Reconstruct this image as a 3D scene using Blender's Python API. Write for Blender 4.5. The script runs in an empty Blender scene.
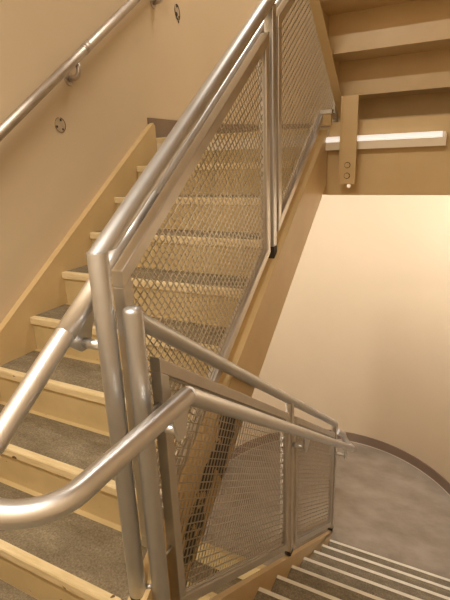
import bpy, bmesh, math, random
from mathutils import Vector, Matrix
random.seed(7)
C = bpy.context.scene.collection
R, T = .178, .2485          # rise and going of every flight
S = R / T
LEN = math.hypot(R, T)
V = Vector

# ---------------------------------------------------------------- materials
def nodes(name):
    m = bpy.data.materials.new(name); m.use_nodes = True
    nt = m.node_tree
    return m, nt, nt.nodes['Principled BSDF']

def ramp(nt, src, stops):
    r = nt.nodes.new('ShaderNodeValToRGB')
    el = r.color_ramp.elements
    while len(el) < len(stops): el.new(.5)
    for e, (p, c) in zip(el, stops):
        e.position = p; e.color = (*c, 1) if len(c) == 3 else c
    nt.links.new(src, r.inputs[0])
    return r.outputs[0]

def noise(nt, scale, detail=4, rough=.55, stretch=None):
    tc = nt.nodes.new('ShaderNodeTexCoord')
    n = nt.nodes.new('ShaderNodeTexNoise')
    n.inputs['Scale'].default_value = scale; n.inputs['Detail'].default_value = detail
    n.inputs['Roughness'].default_value = rough
    if stretch:
        mp = nt.nodes.new('ShaderNodeMapping'); mp.inputs['Scale'].default_value = stretch
        nt.links.new(tc.outputs['Object'], mp.inputs[0]); nt.links.new(mp.outputs[0], n.inputs[0])
    else:
        nt.links.new(tc.outputs['Object'], n.inputs[0])
    return n.outputs['Fac']

def bump(nt, b, src, strength, dist=.002):
    bp = nt.nodes.new('ShaderNodeBump'); bp.inputs['Strength'].default_value = strength
    bp.inputs['Distance'].default_value = dist
    nt.links.new(src, bp.inputs['Height']); nt.links.new(bp.outputs[0], b.inputs['Normal'])

def paint(name, c0, c1, scale, rough, bmp=.1, bscale=60):
    m, nt, b = nodes(name)
    nt.links.new(ramp(nt, noise(nt, scale), [(.3, c0), (.7, c1)]), b.inputs['Base Color'])
    b.inputs['Roughness'].default_value = rough
    bump(nt, b, noise(nt, bscale, 3), bmp)
    return m

def metal(name, c0, c1, r0, r1, scale=14, stretch=None):
    m, nt, b = nodes(name)
    f = noise(nt, scale, 5, .6, stretch)
    nt.links.new(ramp(nt, f, [(.3, c0), (.72, c1)]), b.inputs['Base Color'])
    nt.links.new(ramp(nt, f, [(.25, (r0,)*3), (.75, (r1,)*3)]), b.inputs['Roughness'])
    b.inputs['Metallic'].default_value = 1
    return m

def mix(nt, fac, a, b_):
    mx = nt.nodes.new('ShaderNodeMix'); mx.data_type = 'RGBA'
    nt.links.new(fac, mx.inputs[0])
    for s, v in ((6, a), (7, b_)):
        if isinstance(v, tuple): mx.inputs[s].default_value = (*v, 1)
        else: nt.links.new(v, mx.inputs[s])
    return mx.outputs[2]

def math_(nt, op, a, b_=None):
    n = nt.nodes.new('ShaderNodeMath'); n.operation = op
    for i, v in ((0, a), (1, b_)):
        if v is None: continue
        if isinstance(v, (int, float)): n.inputs[i].default_value = v
        else: nt.links.new(v, n.inputs[i])
    return n.outputs[0]

WALL = paint('wall_paint', (.60, .474, .315), (.635, .506, .34), 1.3, .62, .12, 90)
STEEL_PAINT = paint('tan_steel_paint', (.575, .412, .20), (.625, .455, .235), 5, .38, .06, 30)

# step pans: tan paint, worn to bare dark specks along the nosings
m, nt, b = nodes('worn_tan_paint')
base = ramp(nt, noise(nt, 6), [(.3, (.51, .385, .190)), (.7, (.58, .445, .228))])
spk = ramp(nt, noise(nt, 16, 3, .6, (1, 2.2, 2.2)), [(.70, (0, 0, 0)), (.73, (1, 1, 1))])
nt.links.new(mix(nt, spk, base, (.16, .095, .035)), b.inputs['Base Color'])
b.inputs['Roughness'].default_value = .42
PAN = m

m, nt, b = nodes('nosing_paint')     # the paler, scuffed front strip
base = ramp(nt, noise(nt, 18, 5, .7, (.35, 3, 3)), [(.3, (.60, .47, .24)), (.55, (.72, .58, .34)), (.75, (.80, .68, .44))])
chip = ramp(nt, noise(nt, 17, 2, .5, (1, 1.4, 1.4)), [(.70, (0, 0, 0)), (.715, (1, 1, 1))])
nt.links.new(mix(nt, chip, base, (.12, .07, .03)), b.inputs['Base Color'])
b.inputs['Roughness'].default_value = .45
NOSE = m

# concrete infill of the treads
m, nt, b = nodes('tread_concrete')
big = ramp(nt, noise(nt, 5.5, 7, .72, (1, 2.4, 1)), [(.28, (.135, .105, .062)), (.5, (.20, .16, .10)), (.76, (.31, .255, .17))])
fine = ramp(nt, noise(nt, 130, 3, .7), [(.35, (.66, .65, .62)), (.65, (1.26, 1.25, 1.22))])
mm = nt.nodes.new('ShaderNodeMix'); mm.data_type = 'RGBA'; mm.blend_type = 'MULTIPLY'; mm.inputs[0].default_value = 1
nt.links.new(big, mm.inputs[6]); nt.links.new(fine, mm.inputs[7]); nt.links.new(mm.outputs[2], b.inputs['Base Color'])
b.inputs['Roughness'].default_value = .7
bump(nt, b, noise(nt, 130, 3, .7), .35, .0015)
CONC = m

# troweled landing concrete with soft clouds
m, nt, b = nodes('landing_concrete')
cl = ramp(nt, noise(nt, 3.2, 7, .62, (1, 1.6, 1)), [(.28, (.22, .175, .125)), (.5, (.30, .245, .18)), (.75, (.39, .325, .245))])
nt.links.new(cl, b.inputs['Base Color']); b.inputs['Roughness'].default_value = .55
bump(nt, b, noise(nt, 45, 4), .1)
FLOOR = m

PIPE = metal('brushed_pipe', (.545, .55, .55), (.605, .61, .61), .42, .48, 9)
RAIL = metal('satin_handrail', (.73, .745, .765), (.79, .80, .82), .31, .36, 9)
FRAME = metal('galvanised_frame', (.58, .55, .50), (.66, .63, .58), .42, .50, 9)
WIRE = metal('galvanised_wire', (.47, .425, .345), (.58, .53, .44), .32, .40, 20)
DULL = metal('dull_wall_rail', (.50, .45, .40), (.58, .53, .48), .42, .50, 12)
BASE = paint('brown_rubber_base', (.185, .128, .086), (.225, .158, .108), 4, .5, .05)
CAULK = paint('pale_caulk', (.55, .46, .34), (.62, .52, .40), 9, .7, .05)
DARK = paint('dark_bare_steel', (.020, .014, .010), (.05, .035, .024), 25, .6, .2)
CEIL = paint('ceiling_paint', (.74, .66, .50), (.78, .70, .54), 2, .8, .05)
HOUSING = paint('cream_fixture_paint', (.78, .68, .52), (.82, .72, .56), 4, .4, .02)
GREYMARK = paint('old_filler', (.42, .33, .22), (.50, .40, .28), 30, .7, .1)
WHITE = paint('white_plug', (.85, .82, .74), (.9, .87, .8), 4, .5, .0)
WHITE_EDGE = paint('worn_white_paint', (.70, .64, .50), (.80, .74, .60), 14, .55, .05)

def lit(name, col, power):
    m, nt, b = nodes(name)
    b.inputs['Base Color'].default_value = (.9, .88, .84, 1)
    b.inputs['Emission Color'].default_value = (*col, 1)
    b.inputs['Emission Strength'].default_value = power
    return m
DIFF = lit('lit_diffuser', (1.0, .94, .90), .5)
TUBE = lit('lit_tube', (1.0, .88, .70), 3.0)

# stringer of the rising flight: tan paint with black flaked patches near its foot
m, nt, b = nodes('flaked_stringer_paint')
base = ramp(nt, noise(nt, 5), [(.3, (.58, .42, .205)), (.7, (.64, .475, .245))])
tc = nt.nodes.new('ShaderNodeTexCoord'); sp = nt.nodes.new('ShaderNodeSeparateXYZ')
nt.links.new(tc.outputs['Object'], sp.inputs[0])
y, z = sp.outputs[1], sp.outputs[2]
cc = math_(nt, 'SUBTRACT', z, math_(nt, 'MULTIPLY', y, S))
def sstep(src, a, b_):
    mr = nt.nodes.new('ShaderNodeMapRange'); mr.interpolation_type = 'SMOOTHSTEP'
    nt.links.new(src, mr.inputs[0]); mr.inputs[1].default_value = a; mr.inputs[2].default_value = b_
    return mr.outputs[0]
far = math_(nt, 'MULTIPLY', math_(nt, 'MULTIPLY', sstep(cc, -.05, -.14), sstep(y, 1.3, .8)), .22)
blob = None
for y0, c0, ry, rc in ((.590, .02, .115, .165), (.435, .03, .085, .085), (.330, -.02, .10, .125)):
    q = math_(nt, 'ADD', math_(nt, 'POWER', math_(nt, 'ABSOLUTE', math_(nt, 'MULTIPLY', math_(nt, 'SUBTRACT', y, y0), 1/ry)), 2),
              math_(nt, 'POWER', math_(nt, 'ABSOLUTE', math_(nt, 'MULTIPLY', math_(nt, 'SUBTRACT', cc, c0), 1/rc)), 2))
    q = sstep(q, 1.25, .35)
    blob = q if blob is None else math_(nt, 'MAXIMUM', blob, q)
val = math_(nt, 'ADD', noise(nt, 13, 5, .6), math_(nt, 'MAXIMUM', math_(nt, 'MULTIPLY', blob, .40), far))
chips = ramp(nt, val, [(.80, (0, 0, 0)), (.81, (1, 1, 1))])
nt.links.new(mix(nt, chips, base, (.018, .011, .007)), b.inputs['Base Color'])
b.inputs['Roughness'].default_value = .42
bump(nt, b, chips, .4, .003)
FLAKED = m

# ---------------------------------------------------------------- mesh helpers
class MB:
    def __init__(s): s.bm = bmesh.new()
    def face(s, pts):
        return s.bm.faces.new([s.bm.verts.new(p) for p in pts])
    def hexa(s, c):      # eight corners, bottom ring then top ring
        v = [s.bm.verts.new(p) for p in c]
        for f in ((0,3,2,1),(4,5,6,7),(0,1,5,4),(1,2,6,5),(2,3,7,6),(3,0,4,7)):
            s.bm.faces.new([v[i] for i in f])
        return s
    def box(s, x0, x1, y0, y1, z0, z1):
        return s.hexa([(x0,y0,z0),(x1,y0,z0),(x1,y1,z0),(x0,y1,z0),(x0,y0,z1),(x1,y0,z1),(x1,y1,z1),(x0,y1,z1)])
    def prism(s, poly, x0, x1):       # polygon in (y, z) swept along x
        a = [s.bm.verts.new((x0, p[0], p[1])) for p in poly]
        b = [s.bm.verts.new((x1, p[0], p[1])) for p in poly]
        s.bm.faces.new(a); s.bm.faces.new(b[::-1])
        n = len(poly)
        for i in range(n): s.bm.faces.new((a[i], b[i], b[(i+1) % n], a[(i+1) % n]))
        return s
    def slab(s, poly, z0, z1):        # polygon in (x, y) swept along z
        a = [s.bm.verts.new((p[0], p[1], z0)) for p in poly]
        b = [s.bm.verts.new((p[0], p[1], z1)) for p in poly]
        s.bm.faces.new(a[::-1]); s.bm.faces.new(b)
        n = len(poly)
        for i in range(n): s.bm.faces.new((a[i], a[(i+1) % n], b[(i+1) % n], b[i]))
        return s
    def bar(s, a, b, w, h, up=(0,0,1)):     # rectangular bar, w sideways and h along up
        a, b = V(a), V(b); d = (b-a).normalized()
        side = d.cross(V(up)).normalized(); u = side.cross(d).normalized()
        c = []
        for p in (a, b):
            c += [p - side*w/2 - u*h/2, p + side*w/2 - u*h/2, p + side*w/2 + u*h/2, p - side*w/2 + u*h/2]
        return s.hexa(c)
    def tube(s, pts, r, n=20, cap=True):
        raw = [V(p) for p in pts]; pts = [raw[0]]; hard = set()
        for i in range(1, len(raw)):
            a, b = raw[i-1], raw[i]; L = (b-a).length; d = (b-a)/max(L, 1e-9)
            def turn(j):
                return (raw[j]-raw[j-1]).angle(raw[j+1]-raw[j]) if 0 < j < len(raw)-1 else 0
            if L > 5*r and turn(i-1) > .03: pts.append(a + d*r*1.6)
            if L > 5*r and turn(i) > .03: pts.append(b - d*r*1.6)
            if turn(i) > .40: hard.add(len(pts))
            pts.append(b)
        N = len(pts)
        rings = []; prev = None
        for i, p in enumerate(pts):
            d0 = (p - pts[i-1]).normalized() if i else None
            d1 = (pts[i+1] - p).normalized() if i < N-1 else None
            t = (d0 + d1).normalized() if d0 and d1 else (d0 or d1)
            base = d0 or d1
            if prev is None:
                ref = V((1,0,0)) if abs(base.x) < .9 else V((0,1,0))
                u = (ref - base*ref.dot(base)).normalized()
            else:
                u = (prev - base*prev.dot(base)).normalized()
            w = base.cross(u)
            ring = []
            for k in range(n):
                a = 2*math.pi*k/n
                q = u*math.cos(a)*r + w*math.sin(a)*r
                k_ = -q.dot(t) / base.dot(t)          # slide along the pipe onto the mitre plane
                ring.append(s.bm.verts.new(p + q + base*k_))
            rings.append(ring)
            prev = u
        for a, b in zip(rings, rings[1:]):
            for k in range(n):
                f = s.bm.faces.new((a[k], a[(k+1) % n], b[(k+1) % n], b[k])); f.smooth = True
        for h in hard:
            g = rings[h]
            for k in range(n): s.bm.edges.get((g[k], g[(k+1) % n])).smooth = False
        if cap:
            s.bm.faces.new(rings[0][::-1]); s.bm.faces.new(rings[-1])
        return s
    def build(s, name, mat, parent=None, bevel=0):
        bm = s.bm
        bmesh.ops.recalc_face_normals(bm, faces=bm.faces)
        off = V((0,0,0)); q = parent
        while q is not None: off += V(q.location); q = q.parent
        for v in bm.verts: v.co -= off
        me = bpy.data.meshes.new(name); bm.to_mesh(me); bm.free()
        me.materials.append(mat)
        o = bpy.data.objects.new(name, me); C.objects.link(o); o.parent = parent
        if bevel:
            md = o.modifiers.new('bevel', 'BEVEL'); md.width = bevel; md.segments = 2; md.limit_method = 'ANGLE'
            md.angle_limit = math.radians(40)
        return o

def thing(name, label, cat, loc=(0,0,0), group=None):
    o = bpy.data.objects.new(name, None); C.objects.link(o); o.location = loc
    o['label'] = label; o['category'] = cat
    if group: o['group'] = group
    return o
def tag(o, label, cat, group=None):
    o['label'] = label; o['category'] = cat
    if group: o['group'] = group
    return o
def struct(o): o['kind'] = 'structure'; return o
def arc(c, r, a0, a1, n, z=None):
    out = []
    for i in range(n+1):
        a = math.radians(a0 + (a1-a0)*i/n)
        p = (c[0] + r*math.cos(a), c[1] + r*math.sin(a))
        out.append(p if z is None else (*p, z))
    return out
def fillet(pts, rads, n=8):
    pts = [V(p) for p in pts]; out = [pts[0]]
    for i in range(1, len(pts)-1):
        r = rads[i-1]
        if not r: out.append(pts[i]); continue
        a = (pts[i-1]-pts[i]).normalized(); b = (pts[i+1]-pts[i]).normalized()
        ang = a.angle(b); d = r/math.tan(ang/2)
        p0 = pts[i] + a*d; ctr = pts[i] + (a+b).normalized()*(r/math.sin(ang/2))
        p1 = pts[i] + b*d; u = p0-ctr; w = p1-ctr; tot = u.angle(w); ax = u.cross(w).normalized()
        for k in range(n+1): out.append(ctr + Matrix.Rotation(tot*k/n, 3, ax) @ u)
    out.append(pts[-1])
    return out

# ---------------------------------------------------------------- the shell: a stadium-shaped stair well
X0, X1, XC = -.04, 2.34, 1.15
RAD = 1.19
YE, YB = 2.55, -.75                  # centres of the round ends
ZLO, ZHI = -3.3, 5.0
U = 9*R                              # upper landing
Lw = -9*R                            # lower landing
def shell(name, path):
    w = MB(); th = .12
    n = len(path); inner = [V((*p, 0)) for p in path]; outer = []
    ctr = V((XC, .9, 0))
    for i, p in enumerate(inner):
        t = (inner[min(i+1, n-1)] - inner[max(i-1, 0)]).normalized()
        nn = V((t.y, -t.x, 0))
        if nn.dot(p - V((XC, min(max(p.y, YB), YE), 0))) < 0: nn = -nn
        outer.append(p + nn*th)
    ring = [[w.bm.verts.new((p.x, p.y, z)) for p in L] for L in (inner, outer) for z in (ZLO, ZHI)]
    a, b, c, d = ring
    for i in range(n-1):
        f = w.bm.faces.new((a[i], a[i+1], b[i+1], b[i]))
        f = w.bm.faces.new((c[i], d[i], d[i+1], c[i+1]))
        w.bm.faces.new((b[i], b[i+1], d[i+1], d[i])); w.bm.faces.new((a[i], c[i], c[i+1], a[i+1]))
    w.bm.faces.new((a[0], b[0], d[0], c[0])); w.bm.faces.new((a[-1], c[-1], d[-1], b[-1]))
    return struct(w.build(name, WALL))
shell('wall_left', [(X0, YB+.3), (X0, 1.6)])
shell('wall_right', [(X1, YB+.3), (X1, 1.6)])
shell('wall_front', [(X0, 1.6), (X0, YE-.12)] + arc((XC, YE), RAD, 180, 0, 300) + [(X1, YE-.12), (X1, 1.6)])
shell('wall_back', [(X0, YB+.3), (X0, YB+.1)] + arc((XC, YB), RAD, 180, 360, 120) + [(X1, YB+.1), (X1, YB+.3)])
e = RAD - .001
def landing_poly_front(ya, yb, xs):   # round end; edge at ya left of xs and yb right of it
    return [(X0+.001, ya), (xs, ya), (xs, yb), (X1-.001, yb)] + arc((XC, YE), e, 0, 180, 48)
def landing_poly_back(ya, yb, xs):
    return [(X0+.001, ya), (xs, ya), (xs, yb), (X1-.001, yb)][::-1] + arc((XC, YB), e, 180, 360, 40)
YD = .06                              # the falling flight's first edge
YL = YD + 9*T                         # its foot on the lower landing
struct(MB().slab(landing_poly_back(.0115, YD-.06, 1.187), -.12, 0).build('floor', CONC))
struct(MB().slab(landing_poly_front(1.80, YL, 1.187), Lw-.12, Lw).build('floor_lower', FLOOR))
struct(MB().slab(landing_poly_front(8*T+.004, 2.035, 1.187), U-.1, U).build('floor_upper', CEIL))
struct(MB().slab(arc((XC, YB), e, 180, 360, 32) + arc((XC, YE), e, 0, 180, 32), ZLO, ZLO+.1).build('floor_bottom', FLOOR))
struct(MB().slab(arc((XC, YB), e, 180, 360, 32) + [(X1-.001, .02), (X0+.001, .02)], 18*R-.12, 18*R).build('ceiling', CEIL))
struct(MB().slab(arc((XC, YB), e, 180, 360, 32) + arc((XC, YE), e, 0, 180, 32), ZHI-.1, ZHI).build('ceiling_top', CEIL))

# rubber bases with a pale line of caulk at the floor
def base_strip(name, path, z, mat=BASE, h=.105, t=.011, lift=0):
    w = MB(); n = len(path); P = [V((*p, 0)) for p in path]; Q = []
    for i, p in enumerate(P):
        c = V((XC, min(max(p.y, YB), YE), 0)); nn = c - p
        if abs(nn.x) > 1e-6 and YB < p.y < YE: nn.y = 0
        Q.append(p + nn.normalized()*t)
    r = [[w.bm.verts.new((p.x, p.y, zz)) for p in L] for L in (P, Q) for zz in (z+lift, z+lift+h)]
    a, b, c, d = r
    for i in range(n-1):
        w.bm.faces.new((a[i], b[i], b[i+1], a[i+1])); w.bm.faces.new((c[i], c[i+1], d[i+1], d[i]))
        w.bm.faces.new((b[i], d[i], d[i+1], b[i+1])); w.bm.faces.new((a[i], a[i+1], c[i+1], c[i]))
    w.bm.faces.new((a[0], c[0], d[0], b[0])); w.bm.faces.new((a[-1], b[-1], d[-1], c[-1]))
    for f in w.bm.faces: f.smooth = False
    return struct(w.build(name, mat))
curve_path = [(X0+.0005, 1.83)] + arc((XC, YE), RAD-.0005, 180, 0, 64) + [(X1-.0005, YL+.03)]
base_strip('baseboard_front', curve_path, Lw, lift=.0005)
base_strip('trim_1', [(X0+.013, 1.83)] + arc((XC, YE), RAD-.0125, 180, 0, 64) + [(X1-.0125, YL+.03)], Lw, CAULK, .006, .006, .0005)
up_path = [(X0+.0005, 8*T-.03)] + arc((XC, YE), RAD-.0005, 180, 0, 64) + [(X1-.0005, 2.06)]
base_strip('baseboard_upper', up_path, U, h=.130, lift=.0005)
base_strip('baseboard_back', [(X0+.0005, -.05)] + arc((XC, YB), RAD-.0005, 180, 360, 48) + [(X1-.0005, -.03)], 0, lift=.0005)

# ---------------------------------------------------------------- stair flights
def steps(parent, edge_y, top_z, n, sgn, xa, xb, first=True, infill=True, strip=.030, nose=None):
    """pan steps. edge k sits at y = edge_y + sgn*k*T, z = top_z + k*R ; riser below each edge"""
    for k in range(n):
        ye = edge_y + sgn*k*T; z = top_z + k*R
        back = ye + sgn*(T + .004)
        # steel pan: riser plate, front lip and the strip on top of the nosing
        m = MB()
        m.prism([(ye + sgn*.012, z-R-.0), (ye + sgn*.016, z-R), (ye + sgn*.016, z-.03), (ye + sgn*.012, z-.03)], xa, xb)
        m.prism([(ye + sgn*.012, z-R), (ye + sgn*(-T+.012), z-R-.012), (ye + sgn*(-T+.012), z-R-.016), (ye + sgn*.016, z-R-.016), (ye + sgn*.016, z-R)], xa, xb) if (k or first) else None
        rs = m.build('riser', PAN, parent)
        m = MB()
        m.prism([(ye, z-.034), (ye + sgn*.012, z-.036), (ye + sgn*.016, z-.003), (ye + sgn*strip, z-.003), (ye + sgn*strip, z+.0006), (ye + sgn*.003, z+.0006), (ye, z-.004)], xa, xb)
        m.build('nosing', nose or NOSE, rs)
        if infill:
            m = MB()
            m.prism([(ye + sgn*strip, z-.012), (back, z-.012), (back, z-.001), (ye + sgn*strip, z-.001)], xa, xb)
            m.build('tread', CONC, parent)

def band(c0, c1, y0, y1, s=S, zmin=None):   # sloped parallelogram in (y, z) with plumb ends
    return [(y0, c0 + s*y0), (y1, c0 + s*y1), (y1, c1 + s*y1), (y0, c1 + s*y0)]

# rising flight on the left
up = thing('stair_flight', 'rising tan steel flight with concrete treads along the left wall', 'stairs', (.55, 0, 0), None)
steps(up, 0, R, 9, 1, .001, 1.124, first=False)
m = MB().prism([(-.02, .0), (.02, .0), (8*T+.0, 8*T*S-.02), (8*T+.0, 8*T*S+.285-.03), (8*T-.02, 8*T*S+.272), (-.02, .285-.02*S)], -.014, -.001)
m.prism(band(.270, .288, -.02, 8*T-.02), X0+.001, .0)
m.build('stringer', STEEL_PAINT, up)
yb0 = -.03
poly = [(yb0, .001), (.19, .001), (.19, -.14+S*.19), (8*T-.002, -.14+S*(8*T)), (8*T-.002, .165+S*8*T), (yb0, .165+S*yb0)]
m = MB().prism(poly, 1.173, 1.185)
m.prism(band(.150, .165, yb0, 8*T-.002), 1.125, 1.173)
m.prism(band(-.14, -.125, .20, 8*T-.002), 1.125, 1.173)
m.prism([(yb0, .001), (.14, .001), (8*T-.002, -.10+S*(8*T)), (8*T-.002, .149+S*8*T), (yb0, .149+S*yb0)], 1.125, 1.128)
o = m.build('stringer', FLAKED, up); o.data.name = 'outer_stringer'
# shift so the flake mask reads scene coordinates: parent sits at y = z = 0

# falling flight on the right
dn = thing('stair_flight', 'falling flight of grey treads with pale painted nosings at bottom right', 'stairs', (1.75, YL, Lw), None)
steps(dn, YL, Lw, 10, -1, 1.226, 2.319, strip=.024, nose=WHITE_EDGE)
for xa, xb, fa, fb in ((1.2145, 1.2245, 1.196, 1.2145), (2.320, 2.33, 2.33, 2.339)):
    m = MB().prism([(YD-.02, .110-S*(YD-.02)), (YD-.02, -.2-S*(YD-.02)), (2.15, -.2-S*2.15), (2.245, Lw+.001), (2.41, Lw+.001), (2.41, .110-S*2.41)], xa, xb)
    m.prism(band(.095, .110, YD-.02, 2.41, -S), fa, fb)
    m.prism(band(-.2, -.188, YD-.02, 2.15, -S), fa, fb)
    m.build('stringer', STEEL_PAINT, dn)

# flight above, seen from below: rises towards the viewer from the upper landing
ab = thing('stair_flight', 'underside of the tan flight overhead at top right', 'stairs', (1.75, 2.35, U), None)
def steps_soffit(parent, y1, z0, n, xa, xb):
    for j in range(1, n+1):
        yr = y1 - (j-1)*T; zt = z0 + j*R
        m = MB().box(xa, xb, yr-.006, yr, zt-R-(.016 if j > 1 else 0), zt)
        m.box(xa, xb, yr-.022, yr-.006, zt-R-.016, zt-R-.012) if j > 1 else None
        m.build('riser', STEEL_PAINT, parent)
        if j < n:
            m = MB().box(xa, xb, yr-T, yr+.02, zt-.012, zt)
            m.build('tread', STEEL_PAINT, parent)
steps_soffit(ab, 2.35, U, 9, 1.2105, 2.305)
for xa, xb, fa, fb in ((1.197, 1.2095, 1.2095, 1.243), (2.306, 2.318, 2.26, 2.306)):
    y0, y1 = .03, 2.27
    m = MB().prism([(y0, 3.225-S*y0), (1.99, 3.225-S*1.99), (2.23, U+.026), (y1, U+.026), (y1, 3.60-S*y1), (y0, 3.60-S*y0)], xa, xb)
    m.prism(band(3.225, 3.240, y0, 2.22, -S), fa, fb)
    m.build('stringer', STEEL_PAINT, ab)

# flight below, glimpsed through the wire mesh, going on down from the lower landing
lo = thing('stair_flight', 'lowest tan flight glimpsed through the mesh below the lower landing', 'stairs', (.55, 1.78, Lw), None)
for k in range(9):
    z = Lw - k*R; ye = 1.78 - k*T
    m = MB().box(.003, 1.12, ye, ye+.016, z-R, z)
    m.box(.003, 1.12, ye-.002, ye+.05, z-.012, z+.002)
    m.build('riser', PAN, lo)
    if k < 8:
        MB().box(.003, 1.12, ye-T+.05, ye-.001, z-R-.012, z-R-.001).build('tread', CONC, lo)
m = MB().prism([(1.79, Lw-.12), (1.79, Lw+.1), (1.70, Lw+.1), (-.2, Lw+.1-1.9*S), (-.2, Lw-.2-1.9*S), (1.70, Lw-.2)], 1.125, 1.137)
m.build('stringer', STEEL_PAINT, lo)

# ---------------------------------------------------------------- upper landing edge
m = MB()
hx, hz, hr_, q = 1.314, 1.274, .0115, .03
y0, y1 = 1.992, 2.001
m.box(1.19, hx-q, y0, y1, 1.222, 1.624).box(hx+q, X1-.004, y0, y1, 1.222, 1.624)
m.box(hx-q, hx+q, y0, y1, 1.222, hz-q).box(hx-q, hx+q, y0, y1, hz+q, 1.624)
sq, ci = [], []
for k in range(24):
    a = 2*math.pi*k/24; c_, s_ = math.cos(a), math.sin(a); f = q/max(abs(c_), abs(s_))
    sq.append((hx+f*c_, hz+f*s_)); ci.append((hx+hr_*c_, hz+hr_*s_))
lay = [[m.bm.verts.new((p[0], yy, p[1])) for p in L] for yy in (y0, y1) for L in (sq, ci)]
for k in range(24):
    n_ = (k+1) % 24
    for A, B in ((0, 1), (2, 3), (1, 3)):
        m.bm.faces.new((lay[A][k], lay[A][n_], lay[B][n_], lay[B][k]))
m.box(1.19, X1-.004, y1, 2.06, 1.222, 1.232).box(1.19, X1-.004, y1, 2.06, 1.612, 1.624)
m.box(X0+.016, 1.186, 8*T+.03, 2.06, 1.222, 1.50)
beam = tag(m.build('landing_beam', STEEL_PAINT), 'wide tan steel beam along the edge of the upper landing', 'beam')
fx = thing('light_fixture', 'lit white fluorescent fixture mounted along the tan landing beam', 'light', (1.5, 1.98, 1.50))
m = MB().prism([(1.9915, 1.474), (1.9915, 1.545), (1.986, 1.545), (1.986, 1.516), (1.940, 1.516), (1.940, 1.474)], 1.187, 1.80)
m.build('housing', HOUSING, fx)
m = MB().prism([(1.985, 1.5165), (1.943, 1.5165), (1.939, 1.521), (1.941, 1.528), (1.951, 1.542), (1.985, 1.547)], 1.187, 1.785)
m.build('diffuser', DIFF, fx)
MB().box(1.80, 1.806, 1.936, 1.9915, 1.474, 1.536).build('end_cap', HOUSING, fx)

hp = thing('hanger_plate', 'vertical tan steel hanger plate with two bolts in front of the light', 'plate', (1.31, 1.91, 1.30))
MB().box(1.287, 1.368, 1.895, 1.905, 1.290, 1.748).box(1.276, 1.287, 1.895, 1.925, 1.290, 1.748).build('plate', STEEL_PAINT, hp, .002)
for zb in (1.392, 1.335):
    m = MB(); m.tube([(1.324, 1.8948, zb), (1.324, 1.8925, zb)], .0165, 20); w_ = m.build('bolt', DARK, hp)
    m = MB(); m.tube([(1.324, 1.8924, zb), (1.324, 1.886, zb)], .0145, 6); m.build('bolt_head', STEEL_PAINT, w_)
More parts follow.
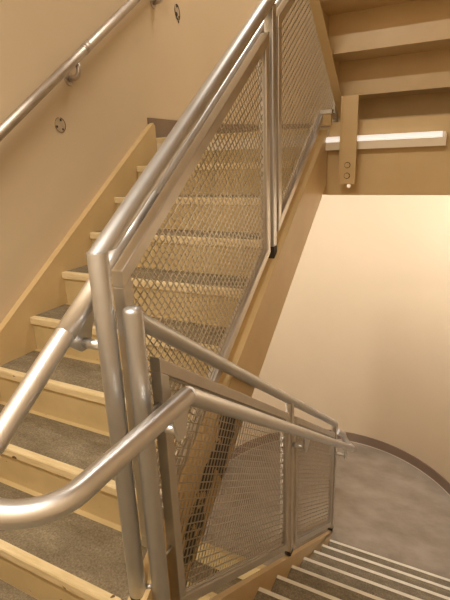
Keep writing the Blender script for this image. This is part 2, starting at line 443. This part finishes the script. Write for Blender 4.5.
# ---------------------------------------------------------------- guards
def wire_panel(parent, x, y0, y1, c_bot, c_top, s, pa, pb, fw=.036, wire=.0034, level=False, open_end=False):
    """sloped steel frame with plumb ends, filled with woven wire square to the slope"""
    f = MB(); h = fw*LEN/T
    def P(y, c): return (x, y, c + s*y)
    if level:                  # level foot along the landing, sloped head
        zb = c_bot
        f.prism([(y0, zb), (y1, zb), (y1, zb+fw), (y0, zb+fw)], x-fw/2, x+fw/2)
        f.prism([(y0, c_top-h+s*y0), (y1, c_top-h+s*y1), (y1, c_top+s*y1), (y0, c_top+s*y0)], x-fw/2, x+fw/2)
        f.prism([(y1-fw, zb+fw), (y1, zb+fw), (y1, c_top-h+s*y1), (y1-fw, c_top-h+s*(y1-fw))], x-fw/2, x+fw/2)
    def quadbar(poly): f.prism(poly, x-fw/2, x+fw/2)
    if not level:
        quadbar([(y0, c_top-h+s*y0), (y1, c_top-h+s*y1), (y1, c_top+s*y1), (y0, c_top+s*y0)])
        quadbar([(y0, c_bot+s*y0), (y1, c_bot+s*y1), (y1, c_bot+h+s*y1), (y0, c_bot+h+s*y0)])
        for ya, yb in ((y0, y0+fw), (y1-fw, y1))[:1 if open_end else 2]:
            quadbar([(ya, c_bot+h+s*ya), (yb, c_bot+h+s*yb), (yb, c_top-h+s*yb), (ya, c_top-h+s*ya)])
        # thin inner lip that clamps the wire
        li = .008
        for ca, cb in ((c_top-h-li, c_top-h), (c_bot+h, c_bot+h+li)):
            f.prism([(y0+fw, ca+s*(y0+fw)), (y1-fw, ca+s*(y1-fw)), (y1-fw, cb+s*(y1-fw)), (y0+fw, cb+s*(y0+fw))], x-.008, x+.008)
        for ya, yb in ((y0+fw, y0+fw+.006), (y1-fw-.006, y1-fw))[:1 if open_end else 2]:
            f.prism([(ya, c_bot+h+s*ya), (yb, c_bot+h+s*yb), (yb, c_top-h+s*yb), (ya, c_top-h+s*ya)], x-.008, x+.008)
    fr = f.build('panel_frame', FRAME, parent, .0025)
    # opening corners in (along, across) coordinates
    ya, yb, ca, cb = y0+fw, y1-(0 if open_end else fw), c_bot+h, c_top-h
    if level: quad_ = ((y0, zb+fw), (y1-fw, zb+fw), (y1-fw, cb+s*(y1-fw)), (y0, cb+s*y0))
    else: quad_ = tuple((yy, cc+s*yy) for yy, cc in ((ya, ca), (yb, ca), (yb, cb), (ya, cb)))
    d = V((0, T, s*T)).normalized(); u = V((0, -d.z, d.y))
    quad = [V((0, *q_)) for q_ in quad_]
    ab = [(q.dot(d), q.dot(u)) for q in quad]
    def clip(axis, val):
        hits = []
        for i in range(4):
            p, q = ab[i], ab[(i+1) % 4]
            if (p[axis]-val)*(q[axis]-val) < 0:
                t = (val-p[axis])/(q[axis]-p[axis]); hits.append(p[1-axis]+t*(q[1-axis]-p[1-axis]))
        return sorted(hits) if len(hits) == 2 else None
    w = MB()
    for axis, pitch in ((0, pa), (1, pb)):
        lo_, hi_ = min(p[axis] for p in ab), max(p[axis] for p in ab)
        val = lo_ + pitch*.5; k = 0
        while val < hi_:
            h2 = clip(axis, val)
            if h2 and h2[1]-h2[0] > .01:
                pp = []
                for o_ in h2:
                    A, B = (val, o_) if axis == 0 else (o_, val)
                    pp.append(V((x + (.0013 if axis else -.0013), 0, 0)) + d*A + u*B)
                w.bar(pp[0], pp[1], wire, wire, (1, 0, 0))
            val += pitch; k += 1
    w.build('wire_mesh', WIRE, fr)
    return fr

XA, XD = 1.145, 1.205
PR = .0255
# guard of the rising flight
ga = thing('guard_railing', 'rising guard with pipe rail and two wire mesh panels beside the upward flight', 'railing', (XA, .06, .17))
CA = 1.19
ny = .058
HT = 1.250
m = MB(); m.tube([(XA, ny, .196), (XA, ny, HT)], PR, 28); m.build('newel_post', PIPE, ga, .0015)
yc_ = ny - PR + PR*LEN/R             # level cut: the rail's lower lip is flush with the newel
cr = HT - S*yc_
m = MB(); m.tube([(XA, yc_-.12, cr+S*(yc_-.12)), (XA, 2.30, cr+S*2.30), (XA, 2.30, U)], PR, 28)
bmesh.ops.bisect_plane(m.bm, geom=m.bm.verts[:]+m.bm.edges[:]+m.bm.faces[:], plane_co=(0, 0, HT+.0006), plane_no=(0, 0, 1))
low_ = [v for v in m.bm.verts if v.co.z < HT+.0005 and v.co.y < .5]
bmesh.ops.delete(m.bm, geom=low_, context='VERTS')
for f_ in bmesh.ops.holes_fill(m.bm, edges=[e for e in m.bm.edges if e.is_boundary], sides=0)['faces']: f_.smooth = False
m.build('top_rail', PIPE, ga)
m = MB(); m.tube([(XA, ny, .112), (XA, ny, .196)], .0265, 20); m.build('base_weld', DARK, ga)
m = MB().box(XA-.02, XA+.02, 1.172, 1.212, .205+S*1.192, CA+S*1.192-.012)
m.build('post', PIPE, ga, .003)
MB().box(XA-.018, XA+.022, 1.172, 1.207, .142+S*1.16, .205+S*1.192).build('post_foot', DARK, ga)
wire_panel(ga, XA, .118, 1.138, .225, 1.105, S, .0215, .026)
wire_panel(ga, XA, 1.245, 1.985, (.225), 1.105, S, .0215, .026, open_end=True)
wire_panel(ga, XA, 1.9852, 2.27, 1.655, 1.105, S, .0215, .026, level=True)
for yy, c in ((1.155, .55), (1.155, .95), (1.228, .55), (1.228, .95)):
    m = MB(); m.tube([(XA, yy-.018, c+S*1.155), (XA, yy+.018, c+S*1.155)], .006, 10); m.build('bolt', PIPE, ga)
MB().box(1.122, 1.208, 1.955, 1.9905, U+.006, U+.066).build('end_bracket', STEEL_PAINT, ga)
MB().box(1.118, 1.214, 1.950, 1.991, U+.0665, U+.090).build('end_plate', FRAME, ga, .002)

# guard of the falling flight
gd = thing('guard_railing', 'falling guard with thin pipe rail and two wire mesh panels leading down right', 'railing', (XD, .09, 0))
CD = 1.158
n2 = .092
zt = CD - S*n2 + .004
m = MB(); m.tube([(XD, n2, .02), (XD, n2, zt)], PR, 28, cap=False)
top = sorted(m.bm.verts, key=lambda v: -v.co.z)[:28]
prev_ = sorted(top, key=lambda v: math.atan2(v.co.y-n2, v.co.x-XD))
for k in range(1, 7):
    a = math.pi/2*k/6
    if k < 6:
        cur = [m.bm.verts.new((XD + (v.co.x-XD)*math.cos(a), n2 + (v.co.y-n2)*math.cos(a), zt + .016*math.sin(a))) for v in sorted(top, key=lambda v: math.atan2(v.co.y-n2, v.co.x-XD))]
        for q in range(28): m.bm.faces.new((prev_[q], prev_[(q+1) % 28], cur[(q+1) % 28], cur[q])).smooth = True
        prev_ = cur
    else:
        tip = m.bm.verts.new((XD, n2, zt+.016))
        for q in range(28): m.bm.faces.new((prev_[q], prev_[(q+1) % 28], tip)).smooth = True
m.build('newel_post', PIPE, gd)
m = MB(); m.tube([(XD, n2+.012, CD-S*(n2+.012)-.010), (XD, 2.405, CD-S*2.405-.010), (XD, 2.405, CD-S*2.405-.06)], .0225, 24)
m.build('top_rail', PIPE, gd)
MB().tube([(XD, n2, .0005), (XD, n2, .02)], .027, 20).build('base_weld', DARK, gd)
for yp in (1.295, 2.385):
    MB().box(XD-.019, XD+.019, yp-.02, yp+.02, .150-S*yp, CD-S*yp-.015).build('post', FRAME, gd, .003)
    MB().box(XD-.0175, XD+.0195, yp-.022, yp+.022, .1105-S*(yp-.022), .150-S*yp).build('post_foot', DARK, gd)
wire_panel(gd, XD, .163, 1.228, .168, 1.062, -S, .0265, .0265)
wire_panel(gd, XD, 1.362, 2.322, .168, 1.062, -S, .0265, .0265)
for yy in (1.251, 1.339):
    for c in (.40, .80):
        m = MB(); m.tube([(XD, yy-.023, c-S*yy), (XD, yy+.023, c-S*yy)], .006, 10); m.build('bolt', PIPE, gd)
m = MB(); m.tube([(XD, .118, .30), (XD, .164, .30)], .006, 10); m.build('bolt', PIPE, gd)
m = MB(); m.tube([(XD, .118, .80), (XD, .164, .80)], .006, 10); m.build('bolt', PIPE, gd)
m = MB(); m.tube([(1.168, .072, .215), (1.185, .08, .215)], .008, 10); m.build('weld_tab', PIPE, gd)

# continuous inner handrail: down the rising flight, round the newels, down the falling flight
hr = thing('handrail', 'continuous satin pipe handrail looping round the newel posts', 'handrail', (1.18, -.2, 0))
XH, XR = 1.06, 1.30
CH = 1.047
HZ = .846
path = [(XH, 2.25, CH+S*2.25), (XH, .0, CH), (XH, -.20, CH-S*.20)]
rr = (XR-XH)/2; yc = -.232
for i in range(0, 25):
    t = i/24; a = math.pi + math.pi*t
    e_ = (1-t)**2
    path.append((XH+rr + rr*math.cos(a), yc + rr*math.sin(a), HZ + (CH-S*.232-HZ)*(1-t)**1.6))
hy = .168
CDH = HZ + S*hy
path += [(XR, -.1, HZ), (XR, hy, HZ)]
m = MB(); m.tube(path, PR, 28); m.build('rail', RAIL, hr)
end = [(XR, hy+.0002, HZ), (XR, 2.50, CDH-S*2.50)]
ez = CDH - S*2.52
YT = 2.66; sx = .042
pts = [V((XR, hy+.0002, HZ)), V((XR, YT, CDH-S*YT))]
for i in range(1, 15):
    t = i/14; a = math.pi*t
    yy = YT + .075*math.sin(a)
    pts.append(V((XR-sx + sx*math.cos(a), yy, CDH-S*yy + .12*t*t)))
pts.append(V((XR-2*sx, 2.40, CDH-S*2.40 + .12)))
m = MB(); m.tube(pts, .0250, 28); m.build('rail', RAIL, hr)
m = MB(); m.tube([(XH, .004, CH+S*.004), (XH, .42, CH+S*.42)], PR+.0014, 28); m.build('sleeve', RAIL, hr)
def bracket(xr, zr, y, s, xg, plate=.12):
    m = MB()
    m.prism([(y-plate/2, zr-PR*1.05-s*plate/2), (y+plate/2, zr-PR*1.05+s*plate/2), (y+.016, zr-.105), (y-.016, zr-.105)], xr-.004, xr+.004)
    br = m.build('bracket', RAIL, hr)
    a, b_ = sorted((xr, xg)); 
    MB().tube([(xr, y, zr-.085), (xg, y, zr-.085)], .0135, 16).build('stub', RAIL, br)
bracket(XH, CH+S*.06, .06, S, XA-.024)
bracket(XH, CH+S*1.19, 1.19, S, XA-.02)
bracket(XR, HZ, .125, 0, XD+.022, .075)
bracket(XR, CDH-S*1.295, 1.295, -S, XD+.02)
bracket(XR, CDH-S*2.37, 2.37, -S, XD+.02)

# ---------------------------------------------------------------- left wall
wh = thing('wall_handrail', 'dull grey pipe handrail fixed to the left wall', 'handrail', (.035, 1.3, 1.0))
XW, CW = .035, 1.072
MB().tube([(XW, .25, CW+S*.25), (XW, 2.34, CW+S*2.34)], .0245, 24).build('rail', DULL, wh)
MB().tube([(XW, 1.33, CW+S*1.33), (XW, 1.37, CW+S*1.37)], .0258, 24).build('sleeve', DULL, wh)
for yb, hb in ((.45, .10), (1.275, .098), (2.127, .149)):
    zr = CW + S*yb - hb + .085; zt_ = CW + S*yb - .02
    m = MB(); m.tube([(X0+.0005, yb, zr-.085), (X0+.007, yb, zr-.085)], .034, 24)
    fl = m.build('bracket', DULL, wh, .002)
    m = MB(); m.tube(fillet([(X0+.006, yb, zr-.085), (XW, yb, zr-.085), (XW, yb, zt_)], [.035], 8), .0135, 14)
    m.tube([(XW, yb-.025, zt_-S*.025), (XW, yb+.025, zt_+S*.025)], .010, 10); m.build('arm', DULL, fl)
    for a in (90, 210, 330):
        a = math.radians(a)
        MB().tube([(X0+.007, yb+.023*math.cos(a), zr-.085+.023*math.sin(a)), (X0+.010, yb+.023*math.cos(a), zr-.085+.023*math.sin(a))], .005, 8).build('screw', FRAME, fl)
def scar(yb, zb, label, rx, rz, tilt, holes):
    t = thing('bracket_scar', label, 'plate', (X0, yb, zb), None)
    m = MB(); n = 28; ca, sa = math.cos(tilt), math.sin(tilt)
    def E(a, k): 
        p, q = k*rx*math.cos(a), k*rz*math.sin(a); return (yb + p*ca - q*sa, zb + p*sa + q*ca)
    m.prism([E(2*math.pi*i/n, 1) for i in range(n)], X0+.0003, X0+.0025); m.build('patch', GREYMARK, t)
    for (a0, a1, w) in holes['arcs']:
        m = MB(); k = 14
        out = [E(math.radians(a0+(a1-a0)*i/k), 1.06) for i in range(k+1)]
        inn = [E(math.radians(a0+(a1-a0)*i/k), 1.06-w) for i in range(k+1)]
        m.prism(out + inn[::-1], X0+.0026, X0+.0034); m.build('paint_ring', DARK, t)
    for a, k, r in holes['dots']:
        p = E(math.radians(a), k); m = MB()
        m.tube([(X0+.0024, *p), (X0+.0036, *p)], r, 10); m.build('screw_hole', DARK, t)
scar(1.167, 1.652, 'round filled bracket patch with three screw holes below the wall handrail', .036, .036, 0,
     dict(arcs=[(-75, 80, .09), (190, 290, .07), (100, 150, .05)], dots=[(75, .72, .0065), (200, .72, .0065), (-55, .72, .006)]))
scar(2.423, 2.462, 'small dark chipped bracket patch high on the left wall', .032, .050, .2,
     dict(arcs=[(-90, 60, .2), (150, 260, .25)], dots=[(80, .75, .012), (210, .6, .015), (-60, .8, .011), (-95, 1.25, .008)]))

# ---------------------------------------------------------------- lamps
def lamp(name, label, x0, x1, y0, y1, z, power, col):
    t = thing(name, label, 'light', ((x0+x1)/2, (y0+y1)/2, z))
    MB().box(x0, x1, y0, y1, z-.05, z-.001).build('housing', HOUSING, t)
    MB().box(x0+.03, x1-.03, y0+.02, y1-.02, z-.062, z-.0505).build('diffuser', TUBE, t)
    L = bpy.data.lights.new(name, 'AREA'); L.shape = 'RECTANGLE'
    L.size = x1-x0-.06; L.size_y = y1-y0-.04; L.energy = power; L.color = col
    o = bpy.data.objects.new(name+'_glow', L); C.objects.link(o); o.location = ((x0+x1)/2, (y0+y1)/2, z-.066)
    return t
def beam_lamp(name, label, x0, x1, y, z0, z1, power, col, tilt=0):     # fixture facing the curved wall: one on the landing beam, one added fill
    t = thing(name, label, 'light', ((x0+x1)/2, y, z0))
    MB().box(x0, x1, y+.0005, y+.04, z0, z1).build('housing', HOUSING, t)
    MB().box(x0+.02, x1-.02, y+.0405, y+.052, z0+.012, z1-.012).build('diffuser', TUBE, t)
    L = bpy.data.lights.new(name, 'AREA'); L.shape = 'RECTANGLE'
    L.size = x1-x0-.04; L.size_y = z1-z0-.024; L.energy = power; L.color = col
    o = bpy.data.objects.new(name+'_glow', L); C.objects.link(o); o.location = ((x0+x1)/2, y+.056, (z0+z1)/2)
    o.rotation_euler = (math.radians(90-tilt), 0, 0)
WARM = (1.0, .93, .83)
lamp('unseen_ceiling_light', 'fluorescent ceiling light on the slab above the middle landing', .55, 1.75, -1.05, -.90, 18*R-.12, 58, WARM)
lamp('unseen_ceiling_light', 'added unseen ceiling light at the top of the stair well', .6, 1.8, 2.4, 2.55, ZHI-.1, 46, WARM)  # added out of view so the wall above the upper landing is lit
beam_lamp('light_fixture', 'fluorescent fixture on the far face of the upper landing beam', 1.40, 2.15, 2.0605, 1.24, 1.36, 66, (.97, .965, 1.0), 42)
beam_lamp('light_fixture', 'added unseen fill light on the round wall below the middle landing', .55, 1.75, -1.74, -1.12, -.90, 46, WARM)  # added out of view to brighten the lower part of the curved wall
lamp('unseen_ceiling_light', 'added unseen fill light under the middle landing', .6, 1.8, -1.0, -.85, -.12, 15, WARM)  # unseen fill, added to lift the lower landing and its wall

w = bpy.data.worlds.new('world'); bpy.context.scene.world = w; w.use_nodes = True
w.node_tree.nodes['Background'].inputs[0].default_value = (.9, .75, .55, 1)
w.node_tree.nodes['Background'].inputs[1].default_value = .05

# ---------------------------------------------------------------- camera
F, YAW, PIT, ROL = 454.64, -.476859, -.300737, -.037262
cy, sy, cp, sp_ = math.cos(YAW), math.sin(YAW), math.cos(PIT), math.sin(PIT)
fw = V((sy*cp, cy*cp, sp_)); rt = V((cy, -sy, 0)); upv = rt.cross(fw)
r2 = rt*math.cos(ROL) + upv*math.sin(ROL); u2 = -rt*math.sin(ROL) + upv*math.cos(ROL)
cam = bpy.data.cameras.new('camera'); cam.sensor_width = 36; cam.lens = F/600*36; cam.clip_start = .02
co = bpy.data.objects.new('camera', cam); C.objects.link(co)
M = Matrix((r2, u2, -fw)).transposed().to_4x4(); M.translation = V((1.8983, -.7507, 1.4488))
co.matrix_world = M
sc = bpy.context.scene; sc.camera = co
vs = sc.view_settings
vs.view_transform = 'Standard'; vs.look = 'None'; vs.gamma = 1; vs.use_curve_mapping = False; vs.exposure = .14
